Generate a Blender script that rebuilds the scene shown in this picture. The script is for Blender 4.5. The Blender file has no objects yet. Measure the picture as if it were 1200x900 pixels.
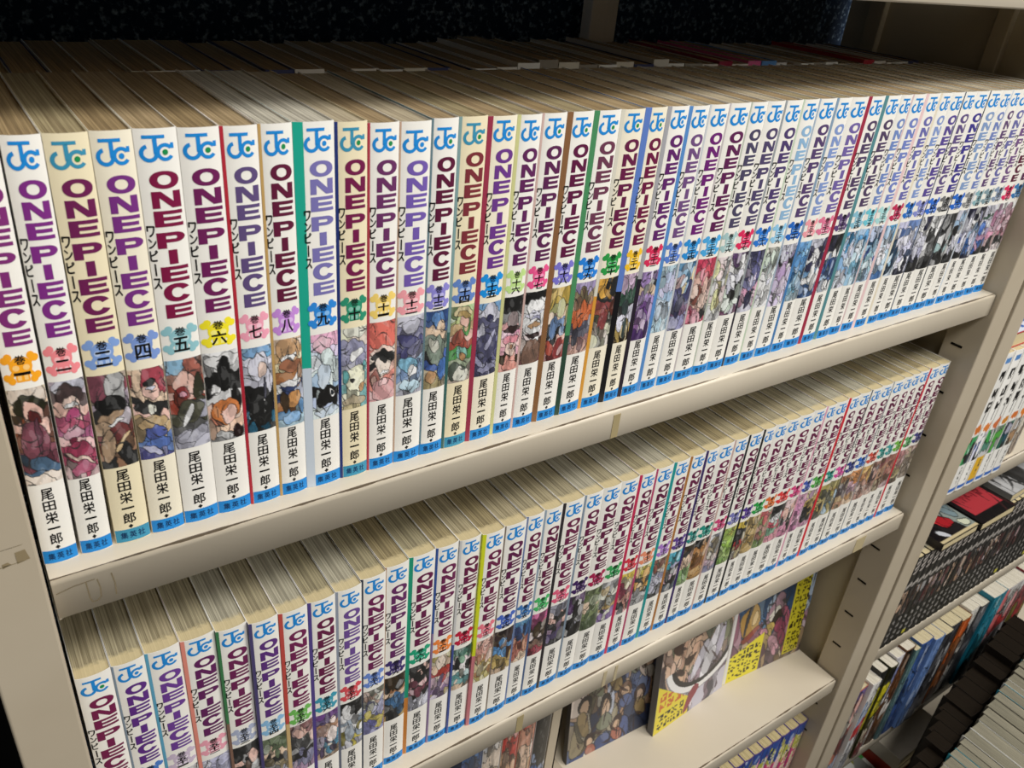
import bpy, bmesh, math, random
import numpy as np
from mathutils import Vector, Matrix

SC = bpy.context.scene
COL = SC.collection

# ------------------------------------------------------------------ camera
CAM_F, CAM_YAW, CAM_PITCH, CAM_ROLL = 956.95, 0.6486, 0.5134, -0.1026
CAM_LOC = (-0.0029, -0.3141, 0.2523)
def make_camera():
    f = Vector((math.sin(CAM_YAW) * math.cos(CAM_PITCH), math.cos(CAM_YAW) * math.cos(CAM_PITCH), -math.sin(CAM_PITCH)))
    r0 = Vector((math.cos(CAM_YAW), -math.sin(CAM_YAW), 0)); d0 = f.cross(r0)
    c, s = math.cos(CAM_ROLL), math.sin(CAM_ROLL)
    r = c * r0 + s * d0; d = -s * r0 + c * d0
    M = Matrix(((r.x, -d.x, -f.x), (r.y, -d.y, -f.y), (r.z, -d.z, -f.z))).to_4x4()
    M.translation = Vector(CAM_LOC)
    cd = bpy.data.cameras.new('camera'); co = bpy.data.objects.new('camera', cd); COL.objects.link(co)
    co.matrix_world = M
    cd.sensor_width = 36.0; cd.lens = CAM_F * 36.0 / 1200.0
    cd.clip_start = 0.01; cd.clip_end = 50
    cd.dof.use_dof = True; cd.dof.focus_distance = 0.50; cd.dof.aperture_fstop = 26.0
    SC.camera = co
make_camera()

# ------------------------------------------------------------------ light
SC.view_settings.view_transform = 'Standard'
SC.view_settings.look = 'None'
SC.view_settings.gamma = 1.0
SC.view_settings.use_curve_mapping = False
SC.view_settings.exposure = 0.12
W_ = bpy.data.worlds.new('shop_interior'); SC.world = W_; W_.use_nodes = True
W_.node_tree.nodes['Background'].inputs[0].default_value = (1.0, 0.97, 0.92, 1)
W_.node_tree.nodes['Background'].inputs[1].default_value = 0.07
def area(name, loc, target, sx, sy, power, col):
    ld = bpy.data.lights.new(name, 'AREA'); ld.shape = 'RECTANGLE'; ld.size = sx; ld.size_y = sy
    ld.energy = power; ld.color = col
    o = bpy.data.objects.new(name, ld); COL.objects.link(o); o.location = loc
    o.rotation_euler = (Vector(target) - Vector(loc)).to_track_quat('-Z', 'Y').to_euler()
area('ceiling_tube_light', (0.5, -0.85, 1.30), (0.4, 0.0, 0.0), 1.8, 0.35, 25, (1.0, 0.98, 0.945))
area('ceiling_tube_light', (2.1, -1.4, 1.30), (0.8, 0.0, -0.2), 1.4, 0.35, 25, (1.0, 0.975, 0.935))
area('ceiling_tube_light', (1.6, -2.9, 1.30), (0.5, 0.0, 0.0), 2.4, 0.35, 15, (1.0, 0.98, 0.945))

# ------------------------------------------------------------------ materials
def lin(c):
    return tuple((v / 12.92 if v <= 0.04045 else ((v + 0.055) / 1.055) ** 2.4) for v in c)
def hx(h):
    h = h.lstrip('#')
    if len(h) == 3: h = ''.join(ch * 2 for ch in h)
    return tuple(int(h[i:i + 2], 16) / 255 for i in (0, 2, 4))
_M = {}
def mat(h, rough=0.55, spec=0.3, name=None):
    key = (h, rough, spec)
    if key in _M: return _M[key]
    m = bpy.data.materials.new(name or 'colour_' + h); m.use_nodes = True
    b = m.node_tree.nodes['Principled BSDF']
    b.inputs['Base Color'].default_value = (*lin(hx(h)), 1)
    b.inputs['Roughness'].default_value = rough
    b.inputs['Specular IOR Level'].default_value = spec
    _M[key] = m; return m
def nodes(m): return m.node_tree.nodes, m.node_tree.links
def noisy(name, c1, c2, scale, rough=0.5, lo=0.35, hi=0.65, detail=4, mscale=(1, 1, 1), bump=0, spec=0.3):
    m = bpy.data.materials.new(name); m.use_nodes = True; N, L = nodes(m); b = N['Principled BSDF']
    tc = N.new('ShaderNodeTexCoord'); mp = N.new('ShaderNodeMapping'); nz = N.new('ShaderNodeTexNoise'); rp = N.new('ShaderNodeValToRGB')
    mp.inputs['Scale'].default_value = mscale
    nz.inputs['Scale'].default_value = scale; nz.inputs['Detail'].default_value = detail
    rp.color_ramp.elements[0].position = lo; rp.color_ramp.elements[1].position = hi
    rp.color_ramp.elements[0].color = (*lin(hx(c1)), 1); rp.color_ramp.elements[1].color = (*lin(hx(c2)), 1)
    L.new(tc.outputs['Object'], mp.inputs['Vector']); L.new(mp.outputs['Vector'], nz.inputs['Vector'])
    L.new(nz.outputs['Fac'], rp.inputs['Fac']); L.new(rp.outputs['Color'], b.inputs['Base Color'])
    b.inputs['Roughness'].default_value = rough; b.inputs['Specular IOR Level'].default_value = spec
    if bump:
        bp = N.new('ShaderNodeBump'); bp.inputs['Strength'].default_value = bump; bp.inputs['Distance'].default_value = 0.0005
        L.new(nz.outputs['Fac'], bp.inputs['Height']); L.new(bp.outputs['Normal'], b.inputs['Normal'])
    return m
def pages_mat(name, dark, light, edge=None):
    m = noisy(name, dark, light, 1.0, 0.85, 0.3, 0.7, 3, (2100, 14, 9), 0.35, 0.1)
    if edge:      # cream near the spine: cleaner paper, with front light painted in
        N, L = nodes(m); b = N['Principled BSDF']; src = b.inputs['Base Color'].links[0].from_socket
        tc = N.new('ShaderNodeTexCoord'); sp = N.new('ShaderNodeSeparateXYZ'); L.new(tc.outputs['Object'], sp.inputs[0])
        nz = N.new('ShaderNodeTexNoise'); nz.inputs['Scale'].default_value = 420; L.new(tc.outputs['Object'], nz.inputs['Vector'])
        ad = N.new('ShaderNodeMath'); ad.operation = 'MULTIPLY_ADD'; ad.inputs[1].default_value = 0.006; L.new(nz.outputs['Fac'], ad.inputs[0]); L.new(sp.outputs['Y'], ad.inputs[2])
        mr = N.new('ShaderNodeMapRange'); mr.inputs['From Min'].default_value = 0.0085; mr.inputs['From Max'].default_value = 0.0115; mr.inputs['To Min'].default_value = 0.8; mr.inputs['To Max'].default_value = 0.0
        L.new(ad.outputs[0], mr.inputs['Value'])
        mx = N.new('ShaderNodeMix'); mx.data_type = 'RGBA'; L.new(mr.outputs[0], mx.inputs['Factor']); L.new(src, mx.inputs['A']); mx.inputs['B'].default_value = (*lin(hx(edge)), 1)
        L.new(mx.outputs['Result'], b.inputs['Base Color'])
    return m
PAGES1 = [pages_mat('aged_page_edges', a, b) for a, b in (('75634a', 'b09a76'), ('7c6a4e', 'b8a27e'), ('706148', 'ada07c'), ('8a7d68', 'c4b89c'), ('6e5c42', 'a8926c'))]
PAGES1.append(pages_mat('grey_page_edges', '7d786c', 'd8d2c0'))
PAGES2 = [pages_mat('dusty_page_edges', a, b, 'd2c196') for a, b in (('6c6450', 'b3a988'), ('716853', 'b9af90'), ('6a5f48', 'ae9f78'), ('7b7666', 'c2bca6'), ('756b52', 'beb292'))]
PAGES3 = [pages_mat('cream_page_edges', a, b) for a, b in (('a89a78', 'e8dcb8'), ('b8b09c', 'efe9da'), ('9c8d66', 'dccb9c'))]
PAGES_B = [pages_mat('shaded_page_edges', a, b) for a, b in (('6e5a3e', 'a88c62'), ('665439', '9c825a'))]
PAGES_G = [pages_mat('grey_page_edges', a, b) for a, b in (('6a6658', '98937f'), ('726e60', 'a39d88'))]
def shelf_paint():
    m = noisy('beige_shelf_enamel', 'd1c5b0', 'd7ccb8', 9, 0.32, 0.3, 0.7, 5, spec=0.45)
    N, L = nodes(m); b = N['Principled BSDF']; src = b.inputs['Base Color'].links[0].from_socket
    tc = N.new('ShaderNodeTexCoord'); sp = N.new('ShaderNodeSeparateXYZ'); L.new(tc.outputs['Object'], sp.inputs[0])
    # worn dark line along the fold at the front edge, broken up by noise
    d = N.new('ShaderNodeMath'); d.operation = 'SUBTRACT'; d.inputs[1].default_value = 0.0019; L.new(sp.outputs['Y'], d.inputs[0])
    a = N.new('ShaderNodeMath'); a.operation = 'ABSOLUTE'; L.new(d.outputs[0], a.inputs[0])
    nz = N.new('ShaderNodeTexNoise'); nz.inputs['Scale'].default_value = 26; nz.inputs['Detail'].default_value = 7; L.new(tc.outputs['Object'], nz.inputs['Vector'])
    w = N.new('ShaderNodeMapRange'); w.inputs['From Min'].default_value = 0.36; w.inputs['From Max'].default_value = 0.58
    w.inputs['To Min'].default_value = 0.0; w.inputs['To Max'].default_value = 0.0009; L.new(nz.outputs['Fac'], w.inputs['Value'])
    lt = N.new('ShaderNodeMath'); lt.operation = 'LESS_THAN'; L.new(a.outputs[0], lt.inputs[0]); L.new(w.outputs[0], lt.inputs[1])
    gz = N.new('ShaderNodeMath'); gz.operation = 'GREATER_THAN'; gz.inputs[1].default_value = -0.0012; L.new(sp.outputs['Z'], gz.inputs[0])
    mu = N.new('ShaderNodeMath'); mu.operation = 'MULTIPLY'; L.new(lt.outputs[0], mu.inputs[0]); L.new(gz.outputs[0], mu.inputs[1]); lt = mu
    mx = N.new('ShaderNodeMix'); mx.data_type = 'RGBA'; L.new(lt.outputs[0], mx.inputs['Factor']); L.new(src, mx.inputs['A'])
    mx.inputs['B'].default_value = (*lin(hx('6a5c4a')), 1); L.new(mx.outputs['Result'], b.inputs['Base Color'])
    return m
M_SHELF = shelf_paint()
M_POST = noisy('beige_upright_enamel', 'b3a690', 'baae99', 14, 0.42, 0.3, 0.7, 5, spec=0.4)
M_SIDE = noisy('side_sheet_enamel', 'a6997f', 'aca086', 10, 0.5, 0.3, 0.7, 4)
M_BLACK = mat('0b0b0c', 0.6, 0.2)
M_NAVY = noisy('navy_speckled_covering', '132a44', '8ea4b8', 300, 0.75, 0.54, 0.74, 3, spec=0.2)
M_JWHITE = mat('efece4', 0.32, 0.4, 'white_jacket_paper')
M_JCREAM = mat('ebdfbd', 0.35, 0.4, 'cream_jacket_paper')
M_JIVORY = mat('eee6d0', 0.34, 0.4, 'ivory_jacket_paper')
M_INK = mat('141312', 0.45, 0.3, 'black_ink')
def attr_mat():
    m = bpy.data.materials.new('printed_picture'); m.use_nodes = True; N, L = nodes(m); b = N['Principled BSDF']
    a = N.new('ShaderNodeAttribute'); a.attribute_name = 'print'; L.new(a.outputs['Color'], b.inputs['Base Color'])
    b.inputs['Roughness'].default_value = 0.33; b.inputs['Specular IOR Level'].default_value = 0.4
    return m
M_PRINT = attr_mat()

# ------------------------------------------------------------------ mesh helpers
def obj(name, me, mats, parent=None, loc=None):
    if isinstance(me, bmesh.types.BMesh):
        bm = me; me = bpy.data.meshes.new(name); bm.normal_update(); bm.to_mesh(me); bm.free()
    if mats is not None and not me.materials:
        for m in (mats if isinstance(mats, (list, tuple)) else [mats]): me.materials.append(m)
    o = bpy.data.objects.new(name, me); COL.objects.link(o)
    if parent: o.parent = parent
    if loc: o.location = loc
    return o
def thing(name, label, cat, loc=(0, 0, 0), group=None, rot=None):
    o = bpy.data.objects.new(name, None); COL.objects.link(o); o.empty_display_size = 0.02
    o.location = loc; o['label'] = label; o['category'] = cat
    if rot: o.rotation_euler = rot
    if group: o['group'] = group
    return o
def bx(bm, x0, x1, y0, y1, z0, z1, bev=0, mi=0):
    vs = [bm.verts.new((x, y, z)) for x in (x0, x1) for y in (y0, y1) for z in (z0, z1)]
    fs = []
    for q in ((0, 1, 3, 2), (4, 6, 7, 5), (0, 4, 5, 1), (2, 3, 7, 6), (0, 2, 6, 4), (1, 5, 7, 3)):
        f = bm.faces.new([vs[i] for i in q]); f.material_index = mi; fs.append(f)
    if bev:
        es = list({e for f in fs for e in f.edges})
        bmesh.ops.bevel(bm, geom=es, offset=bev, segments=3, profile=0.5, affect='EDGES')
    return bm
def box(name, x0, x1, y0, y1, z0, z1, m, parent=None, bev=0, loc=None):
    return obj(name, bx(bmesh.new(), x0, x1, y0, y1, z0, z1, bev), m, parent, loc)
def smooth(o, ang=40):
    for p in o.data.polygons: p.use_smooth = True
    try: o.data.set_sharp_from_angle(angle=math.radians(ang))
    except Exception: pass

W0, SAG = 0.0155, 0.0013
def curve_y(x, w=W0, sag=SAG):
    t = min(1.0, abs(2 * x / w)); return -sag * (1 - t ** 2.4)
def poly(bm, pts, mi=0):
    f = bm.faces.new([bm.verts.new((x, 0, z)) for x, z in pts]); f.material_index = mi
def ring(bm, cx, cz, rx, rz, tx, tz, a0=0, a1=360, n=28, mi=0, p=2.0):
    def pt(a, ex, ez):
        c, s = math.cos(a), math.sin(a)
        return (cx + ex * math.copysign(abs(c) ** (2 / p), c), cz + ez * math.copysign(abs(s) ** (2 / p), s))
    for i in range(n):
        a, b = (math.radians(a0 + (a1 - a0) * k / n) for k in (i, i + 1))
        poly(bm, [pt(a, rx - tx, rz - tz), pt(a, rx, rz), pt(b, rx, rz), pt(b, rx - tx, rz - tz)], mi)
def disc(bm, cx, cz, rx, rz=None, n=18, mi=0):
    rz = rz or rx
    poly(bm, [(cx + rx * math.cos(6.28318 * i / n), cz + rz * math.sin(6.28318 * i / n)) for i in range(n)], mi)
def rc(bm, x0, x1, z0, z1, mi=0): poly(bm, [(x0, z0), (x1, z0), (x1, z1), (x0, z1)], mi)
def bend(name, bm, off, mats=None):
    """flat print (x,z in mm) wrapped onto the rounded spine"""
    for v in bm.verts: v.co *= 0.001
    for k in range(-7, 8):
        g = bm.verts[:] + bm.edges[:] + bm.faces[:]
        bmesh.ops.bisect_plane(bm, geom=g, plane_co=(k * 0.001, 0, 0), plane_no=(1, 0, 0))
    for v in bm.verts: v.co.y = curve_y(v.co.x) - off - (0.00003 if v.link_faces and v.link_faces[0].material_index else 0)
    bm.normal_update()
    for f in bm.faces:
        if f.normal.y > 0: f.normal_flip()
    me = bpy.data.meshes.new(name); bm.to_mesh(me); bm.free()
    for m in mats or []: me.materials.append(m)
    return me
def text_bm(s, w, h, cx, cz, bold=0.0, bm=None):
    """glyphs of the built-in font, fitted to a box of w x h mm centred on (cx, cz)"""
    cu = bpy.data.curves.new('glyph', 'FONT'); cu.body = s; cu.size = 1.0; cu.resolution_u = 3
    to = bpy.data.objects.new('glyph', cu); COL.objects.link(to)
    dg = bpy.context.evaluated_depsgraph_get(); me = bpy.data.meshes.new_from_object(to.evaluated_get(dg))
    bpy.data.objects.remove(to); bpy.data.curves.remove(cu)
    bm = bm or bmesh.new()
    co = [v.co for v in me.vertices]
    if co:
        x0, x1 = min(c.x for c in co), max(c.x for c in co); y0, y1 = min(c.y for c in co), max(c.y for c in co)
        sx = w / max(x1 - x0, 1e-6); sy = (h / max(y1 - y0, 1e-6))
        # heavier strokes: the glyph printed again with tiny shifts
        for ox, oz in ((0, 0), (bold, 0), (-bold, 0), (0, bold), (0, -bold)) if bold else ((0, 0),):
            vs = [bm.verts.new((cx + ox + (c.x - (x0 + x1) / 2) * sx, 0, cz + oz + (c.y - (y0 + y1) / 2) * sy)) for c in co]
            for p in me.polygons:
                try: bm.faces.new([vs[i] for i in p.vertices])
                except ValueError: pass
    bpy.data.meshes.remove(me)
    return bm

# ---- the lettering shared by every volume
def letter(bm, ch, x0, x1, z0, z1):
    w, h = x1 - x0, z1 - z0; sw = w * 0.32; ah = h * 0.225
    if ch == 'O': ring(bm, (x0 + x1) / 2, (z0 + z1) / 2, w / 2, h / 2, w * 0.27, h * 0.22, p=2.15, n=40)
    elif ch == 'N':
        sw = w * 0.26
        rc(bm, x0, x0 + sw, z0, z1); rc(bm, x1 - sw, x1, z0, z1); k = sw * 1.25; m = h / (w - k)
        poly(bm, [(x0 + sw, z1 - m * sw), (x1 - k, z0), (x1 - sw, z0), (x1 - sw, z0 + m * sw), (x0 + k, z1), (x0 + sw, z1)])
    elif ch == 'E':
        rc(bm, x0, x0 + sw, z0, z1); rc(bm, x0 + sw, x1, z1 - ah, z1); rc(bm, x0 + sw, x1, z0, z0 + ah)
        rc(bm, x0 + sw, x1 - w * 0.06, (z0 + z1) / 2 - ah / 2, (z0 + z1) / 2 + ah / 2)
    elif ch == 'P':
        rc(bm, x0, x0 + sw, z0, z1); zb = z0 + h * 0.36; xm = x1 - w * 0.34
        rc(bm, x0 + sw, xm, z1 - ah, z1); rc(bm, x0 + sw, xm, zb, zb + ah)
        ring(bm, xm, (zb + z1) / 2, w * 0.34, (z1 - zb) / 2, w * 0.29, ah, -90, 90, 16)
    elif ch == 'I':
        rc(bm, (x0 + x1) / 2 - sw / 2, (x0 + x1) / 2 + sw / 2, z0, z1)
    elif ch == 'C':
        ring(bm, (x0 + x1) / 2, (z0 + z1) / 2, w / 2, h / 2, w * 0.29, h * 0.23, 28, 332, 36, p=2.15)
TITLE_Z = [('O', 160.8, 153.9), ('N', 153.3, 146.6), ('E', 145.9, 139.4), ('P', 137.5, 130.9), ('I', 130.5, 124.4), ('E', 123.8, 117.2), ('C', 116.7, 108.7), ('E', 108.0, 101.7)]
def title_mesh():
    bm = bmesh.new()
    for ch, a, b in TITLE_Z: letter(bm, ch, -4.3, 6.5, b + 0.15, a - 0.15)
    return bend('title_lettering', bm, 0.00010)
def kana_mesh():
    bm = bmesh.new(); z = 140.6
    for ch, h in (('ワ', 5.0), ('ン', 4.6), ('ピ', 5.2)):
        text_bm(ch, 2.7, h - 0.8, -6.0, z - h / 2, 0.13, bm); z -= h
    rc(bm, -6.35, -5.75, z - 5.6, z - 0.6); z -= 6.4
    text_bm('ス', 2.7, 4.4, -6.0, z - 2.4, 0.13, bm)
    return bend('kana_lettering', bm, 0.00012)
def logo_mesh(mats):
    bm = bmesh.new(); k = 0.0877; X = lambda u: (u - 610) * k - 0.4; Z = lambda v: 173.6 - (v - 113) * k
    rc(bm, X(556), X(648), Z(127), Z(113))
    rc(bm, X(597), X(615), Z(190), Z(124))
    ring(bm, X(579), Z(186), 36 * k * 1.08, 37 * k, 17 * k, 16 * k, 105, 366, 30)
    ring(bm, X(645), Z(184), 38 * k, 37 * k, 16 * k, 15 * k, 34, 326, 30)
    rc(bm, X(669), X(683), Z(170), Z(147))
    disc(bm, X(645), Z(184), 12 * k, mi=1)
    return bend('publisher_logo', bm, 0.00010, mats)
def emblem_mesh():
    bm = bmesh.new(); c = 92.8
    disc(bm, 0, c + 0.9, 4.5, 4.1, 26); rc(bm, -2.7, 2.7, c - 5.6, c - 1.5)
    for sx in (-1, 1):
        for sz in (-1, 1):
            poly(bm, [(sx * 2.0, c + sz * 1.2), (sx * 3.2, c + sz * 0.2), (sx * 5.6, c + sz * 3.4), (sx * 4.4, c + sz * 4.6)])
            disc(bm, sx * 5.9, c + sz * 3.6, 1.55); disc(bm, sx * 4.4, c + sz * 4.9, 1.55)
    for sx in (-1, 1): disc(bm, sx * 2.05, c + 0.3, 1.35, 1.2, 14, 1); rc(bm, sx * 1.3 - 0.75, sx * 1.3 + 0.75, c - 4.9, c - 2.9, 1)
    return bend('volume_emblem', bm, 0.00010)
DIG = '〇一二三四五六七八九'
def kanji(n):
    t, u = divmod(n, 10)
    return ('' if t == 0 else ('' if t == 1 else DIG[t]) + '十') + ('' if u == 0 else DIG[u])
def number_mesh(n):
    s = kanji(n); bm = bmesh.new(); text_bm('巻', 4.2, 3.6, 0, 96.4, 0.10, bm)
    top, bot = 94.0, (87.3 if len(s) == 1 else 86.0); h = (top - bot) / len(s)
    for i, ch in enumerate(s):
        hh = h * 0.9; hh = {'一': min(0.9, hh * .4), '二': hh * .7}.get(ch, hh)
        text_bm(ch, 6.2 if len(s) < 3 else 5.4, hh, 0, top - (i + .5) * h, 0.17, bm)
    return bend('volume_number', bm, 0.00016)
def author_mesh():
    bm = bmesh.new(); z = 38.6
    for ch, h, hh in (('尾', 6.2, 5.5), ('田', 5.6, 4.7), ('栄', 6.3, 5.6), ('一', 4.6, 0.7), ('郎', 6.2, 5.5)):
        text_bm(ch, 5.3, hh, -0.4, z - h / 2, 0.11, bm); z -= h
    poly(bm, [(-0.4, z - 0.2), (0.7, z - 1.3), (-0.4, z - 2.4), (-1.5, z - 1.3)])
    return bend('author_lettering', bm, 0.00010)
def band_mesh(mats):
    bm = bmesh.new(); rc(bm, -7.6, 7.72, 0.3, 7.0); return bend('publisher_band', bm, 0.00008, mats)
def bandtext_mesh():
    bm = bmesh.new()
    for i, ch in enumerate('集英社'): text_bm(ch, 3.1, 3.4, -3.9 + i * 3.9, 3.8, 0.06, bm)
    return bend('publisher_lettering', bm, 0.00014)
BLUE = mat('1d86d2', 0.4, 0.3); BLUE2 = mat('3a8fb0', 0.4, 0.3); GREEN = mat('1c8a4c', 0.4, 0.3); BANDINK = mat('123a66', 0.45, 0.2)
ME_TITLE, ME_KANA, ME_AUTHOR, ME_EMB, ME_BTXT = title_mesh(), kana_mesh(), author_mesh(), emblem_mesh(), bandtext_mesh()
ME_LOGO = logo_mesh([BLUE, GREEN]); ME_BAND = band_mesh([BLUE])
ME_EMB.materials.append(M_INK)
for m_, mm in ((ME_TITLE, M_INK), (ME_KANA, M_INK), (ME_AUTHOR, M_INK), (ME_EMB, M_INK), (ME_BTXT, BANDINK)): m_.materials.append(mm)

# ------------------------------------------------------------------ printed pictures (coloured mesh grids)
class Canvas:
    def __init__(s, nx, nz, bg, seed=0, asp=4.0):
        s.nx, s.nz, s.asp = nx, nz, asp; s.rng = np.random.default_rng(seed)
        s.X, s.Z = np.meshgrid(np.linspace(-1, 1, nx), np.linspace(0, 1, nz))
        s.im = np.ones((nz, nx, 3)) * np.array(hx(bg)); s.lab = np.zeros((nz, nx), int); s.n = 0
        s.warp(0.10)
    def noise(s, f):
        r = s.rng; o = 0
        for k in range(4):
            a = r.uniform(0, 6.28); q = f * (1 + 0.8 * k)
            o = o + np.sin(q * (s.X * math.cos(a) + s.Z * s.asp * math.sin(a)) + r.uniform(0, 6.28)) / (1 + 0.7 * k)
        return o / 2
    def warp(s, amp):
        s.wx = s.X + amp * s.noise(4); s.wz = s.Z + amp / s.asp * s.noise(4)
    def paint(s, m, c, jit=0.05):
        s.n += 1; c = np.clip(np.array(hx(c) if isinstance(c, str) else c) + s.rng.uniform(-jit, jit), 0, 1)
        s.im[m] = c; s.lab[m] = s.n
    def ell(s, cx, cz, rx, rz, rot, c):
        a = math.radians(rot); dx = s.wx - cx; dz = (s.wz - cz) * s.asp
        u = dx * math.cos(a) + dz * math.sin(a); v = -dx * math.sin(a) + dz * math.cos(a)
        s.paint((u / rx) ** 2 + (v / (rz * s.asp)) ** 2 < 1, c)
    def rect(s, x0, x1, z0, z1, c, warp=False):
        X, Z = (s.wx, s.wz) if warp else (s.X, s.Z)
        s.paint((X > x0) & (X < x1) & (Z > z0) & (Z < z1), c, 0.03)
    def bands(s, cols):
        n = len(cols); q = s.wz + 0.07 * s.wx * s.rng.uniform(-1, 1) + 0.03 * s.noise(3)
        for i, c in enumerate(cols): s.paint((q >= i / n - (0.5 if i == 0 else 0)) , c, 0.02)
    def blobs(s, cols, per=3, k=1.0):
        n = len(cols); r = s.rng
        for i in range(n * per):
            z = r.uniform(0, 1); j = int(np.clip(z * n + r.normal(0, 0.8), 0, n - 1)); c = np.array(hx(cols[j]))
            if r.random() < 0.3: c = c * r.uniform(0.55, 0.8)
            elif r.random() < 0.3: c = c + (1 - c) * r.uniform(0.25, 0.6)
            s.ell(r.uniform(-1, 1), z, k * r.uniform(0.15, 0.55), k * r.uniform(0.15, 0.5) / s.asp, r.uniform(0, 180), c)
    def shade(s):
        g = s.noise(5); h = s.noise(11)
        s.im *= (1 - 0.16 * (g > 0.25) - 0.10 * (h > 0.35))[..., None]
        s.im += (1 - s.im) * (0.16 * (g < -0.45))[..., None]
    def mute(s, k=0.2):
        g = s.im.mean(-1, keepdims=True); s.im = s.im * (1 - k) + (g * .6 + .28) * k
    def ink(s, k=0.72):
        e = np.zeros_like(s.lab, bool)
        e[:, 1:] |= s.lab[:, 1:] != s.lab[:, :-1]; e[1:, :] |= s.lab[1:, :] != s.lab[:-1, :]
        s.im[e] *= 1 - k
    def strokes(s, n, c='222', wid=0.05, k=1.0):
        r = s.rng
        for _ in range(n):
            x0, z0 = r.uniform(-1, 1), r.uniform(0, 1); a = r.uniform(0, 3.14); ln = k * r.uniform(0.2, 0.6); b = r.uniform(-1.2, 1.2)
            dx = s.X - x0; dz = (s.Z - z0) * s.asp; u = dx * math.cos(a) + dz * math.sin(a); v = -dx * math.sin(a) + dz * math.cos(a) - b * u * u
            m = (np.abs(u) < ln) & (np.abs(v) < wid * (1 - np.abs(u) / ln)); s.im[m] = s.im[m] * 0.25 + np.array(hx(c)) * 0.75 if m.any() else s.im[m]
    def glyphs(s, x0, x1, z0, z1, nx, nz, c, fill=0.6):
        """rows of small character-like marks"""
        r = s.rng; cell = r.random((nz * 5, nx * 5)) < fill; cell[::5, :] = False; cell[:, ::5] = False
        ii = np.clip(((s.Z - z0) / (z1 - z0) * nz * 5).astype(int), 0, nz * 5 - 1); jj = np.clip(((s.X - x0) / (x1 - x0) * nx * 5).astype(int), 0, nx * 5 - 1)
        m = (s.X > x0) & (s.X < x1) & (s.Z > z0) & (s.Z < z1) & cell[ii, jj]; s.im[m] = hx(c)
def canvas_mesh(cv, name, w, z0, z1, off, sag=True, x_lo=-1, x_hi=1):
    """grid mesh w wide (m) from z0 (bottom) to z1 (top) coloured by the canvas"""
    nx, nz = cv.nx, cv.nz
    xs = np.linspace(x_lo, x_hi, nx) * w / 2; zs = np.linspace(z1, z0, nz)
    X, Z = np.meshgrid(xs, zs)
    Y = (-SAG * (1 - np.minimum(1, np.abs(2 * X / w)) ** 2.4) if sag else 0 * X) - off
    co = np.stack([X, Y, Z], -1).reshape(-1, 3)
    i = (np.arange(nz - 1)[:, None] * nx + np.arange(nx - 1)[None, :]).reshape(-1)
    F = np.stack([i, i + nx, i + nx + 1, i + 1], -1)
    me = bpy.data.meshes.new(name); me.vertices.add(len(co)); me.vertices.foreach_set('co', co.ravel().astype(np.float32))
    me.loops.add(F.size); me.loops.foreach_set('vertex_index', F.ravel().astype(np.int32))
    me.polygons.add(len(F)); me.polygons.foreach_set('loop_start', (np.arange(len(F)) * 4).astype(np.int32))
    me.update(calc_edges=True)
    a = me.attributes.new('print', 'FLOAT_COLOR', 'POINT'); c = np.clip(cv.im.reshape(-1, 3), 0, 1)
    c = np.where(c <= 0.04045, c / 12.92, ((c + 0.055) / 1.055) ** 2.4)
    a.data.foreach_set('color', np.concatenate([c, np.ones((len(c), 1))], 1).ravel().astype(np.float32))
    me.materials.append(M_PRINT)
    return me

# ------------------------------------------------------------------ book bodies
def jacket_bm(w, h, d, strip=None, sw=0.0015, th=0.00022, sag=SAG, nseg=14):
    """wrap-around jacket: rounded spine at -y, two boards; strip = [(share of the height from the top, material index)]"""
    ts = sorted(set([-1, -1 + 2 * sw / w] + [-1 + 2 * sw / w + (2 - 2 * sw / w) * i / nseg for i in range(1, nseg + 1)]))
    sp = [(t * w / 2, -sag * (1 - abs(t) ** 2.4)) for t in ts]
    out = [(-w / 2, d)] + sp + [(w / 2, d)]
    inn = [(-w / 2 + th, d)] + [(x * (1 - 2 * th / w), y + th) for x, y in sp] + [(w / 2 - th, d)]
    zs = [0.0, h]; mi_of = lambda z: 0
    if strip:
        cuts = [h]; acc = h
        for fr, _ in strip: acc -= fr * h; cuts.append(max(0, acc))
        zs = [0.0] + sorted(c for c in set(round(c, 5) for c in cuts) if 0.002 < c < h - 0.002) + [h]
        def mi_of(z):
            a = h
            for fr, m in strip:
                a -= fr * h
                if z >= a - 1e-6: return m
            return strip[-1][1]
    bm = bmesh.new()
    vo = [[bm.verts.new((x, y, z)) for x, y in out] for z in zs]; vi = [[bm.verts.new((x, y, z)) for x, y in inn] for z in zs]
    n = len(out)
    for k in range(len(zs) - 1):
        m = mi_of((zs[k] + zs[k + 1]) / 2) if strip else 0
        for i in range(n - 1):
            f = bm.faces.new((vo[k][i], vo[k][i + 1], vo[k + 1][i + 1], vo[k + 1][i])); f.material_index = m if i <= 1 and strip else 0; f.smooth = 1 <= i < n - 2
            f = bm.faces.new((vi[k][i + 1], vi[k][i], vi[k + 1][i], vi[k + 1][i + 1]))
        for i in (0, n - 1):
            q = (vo[k][i], vo[k + 1][i], vi[k + 1][i], vi[k][i]); bm.faces.new(q if i == 0 else q[::-1])
    for i in range(n - 1):
        bm.faces.new((vo[-1][i], vo[-1][i + 1], vi[-1][i + 1], vi[-1][i])); bm.faces.new((vo[0][i + 1], vo[0][i], vi[0][i], vi[0][i + 1]))
    for f in bm.faces:
        if not f.smooth:
            for e in f.edges: e.smooth = False
    return bm
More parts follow.
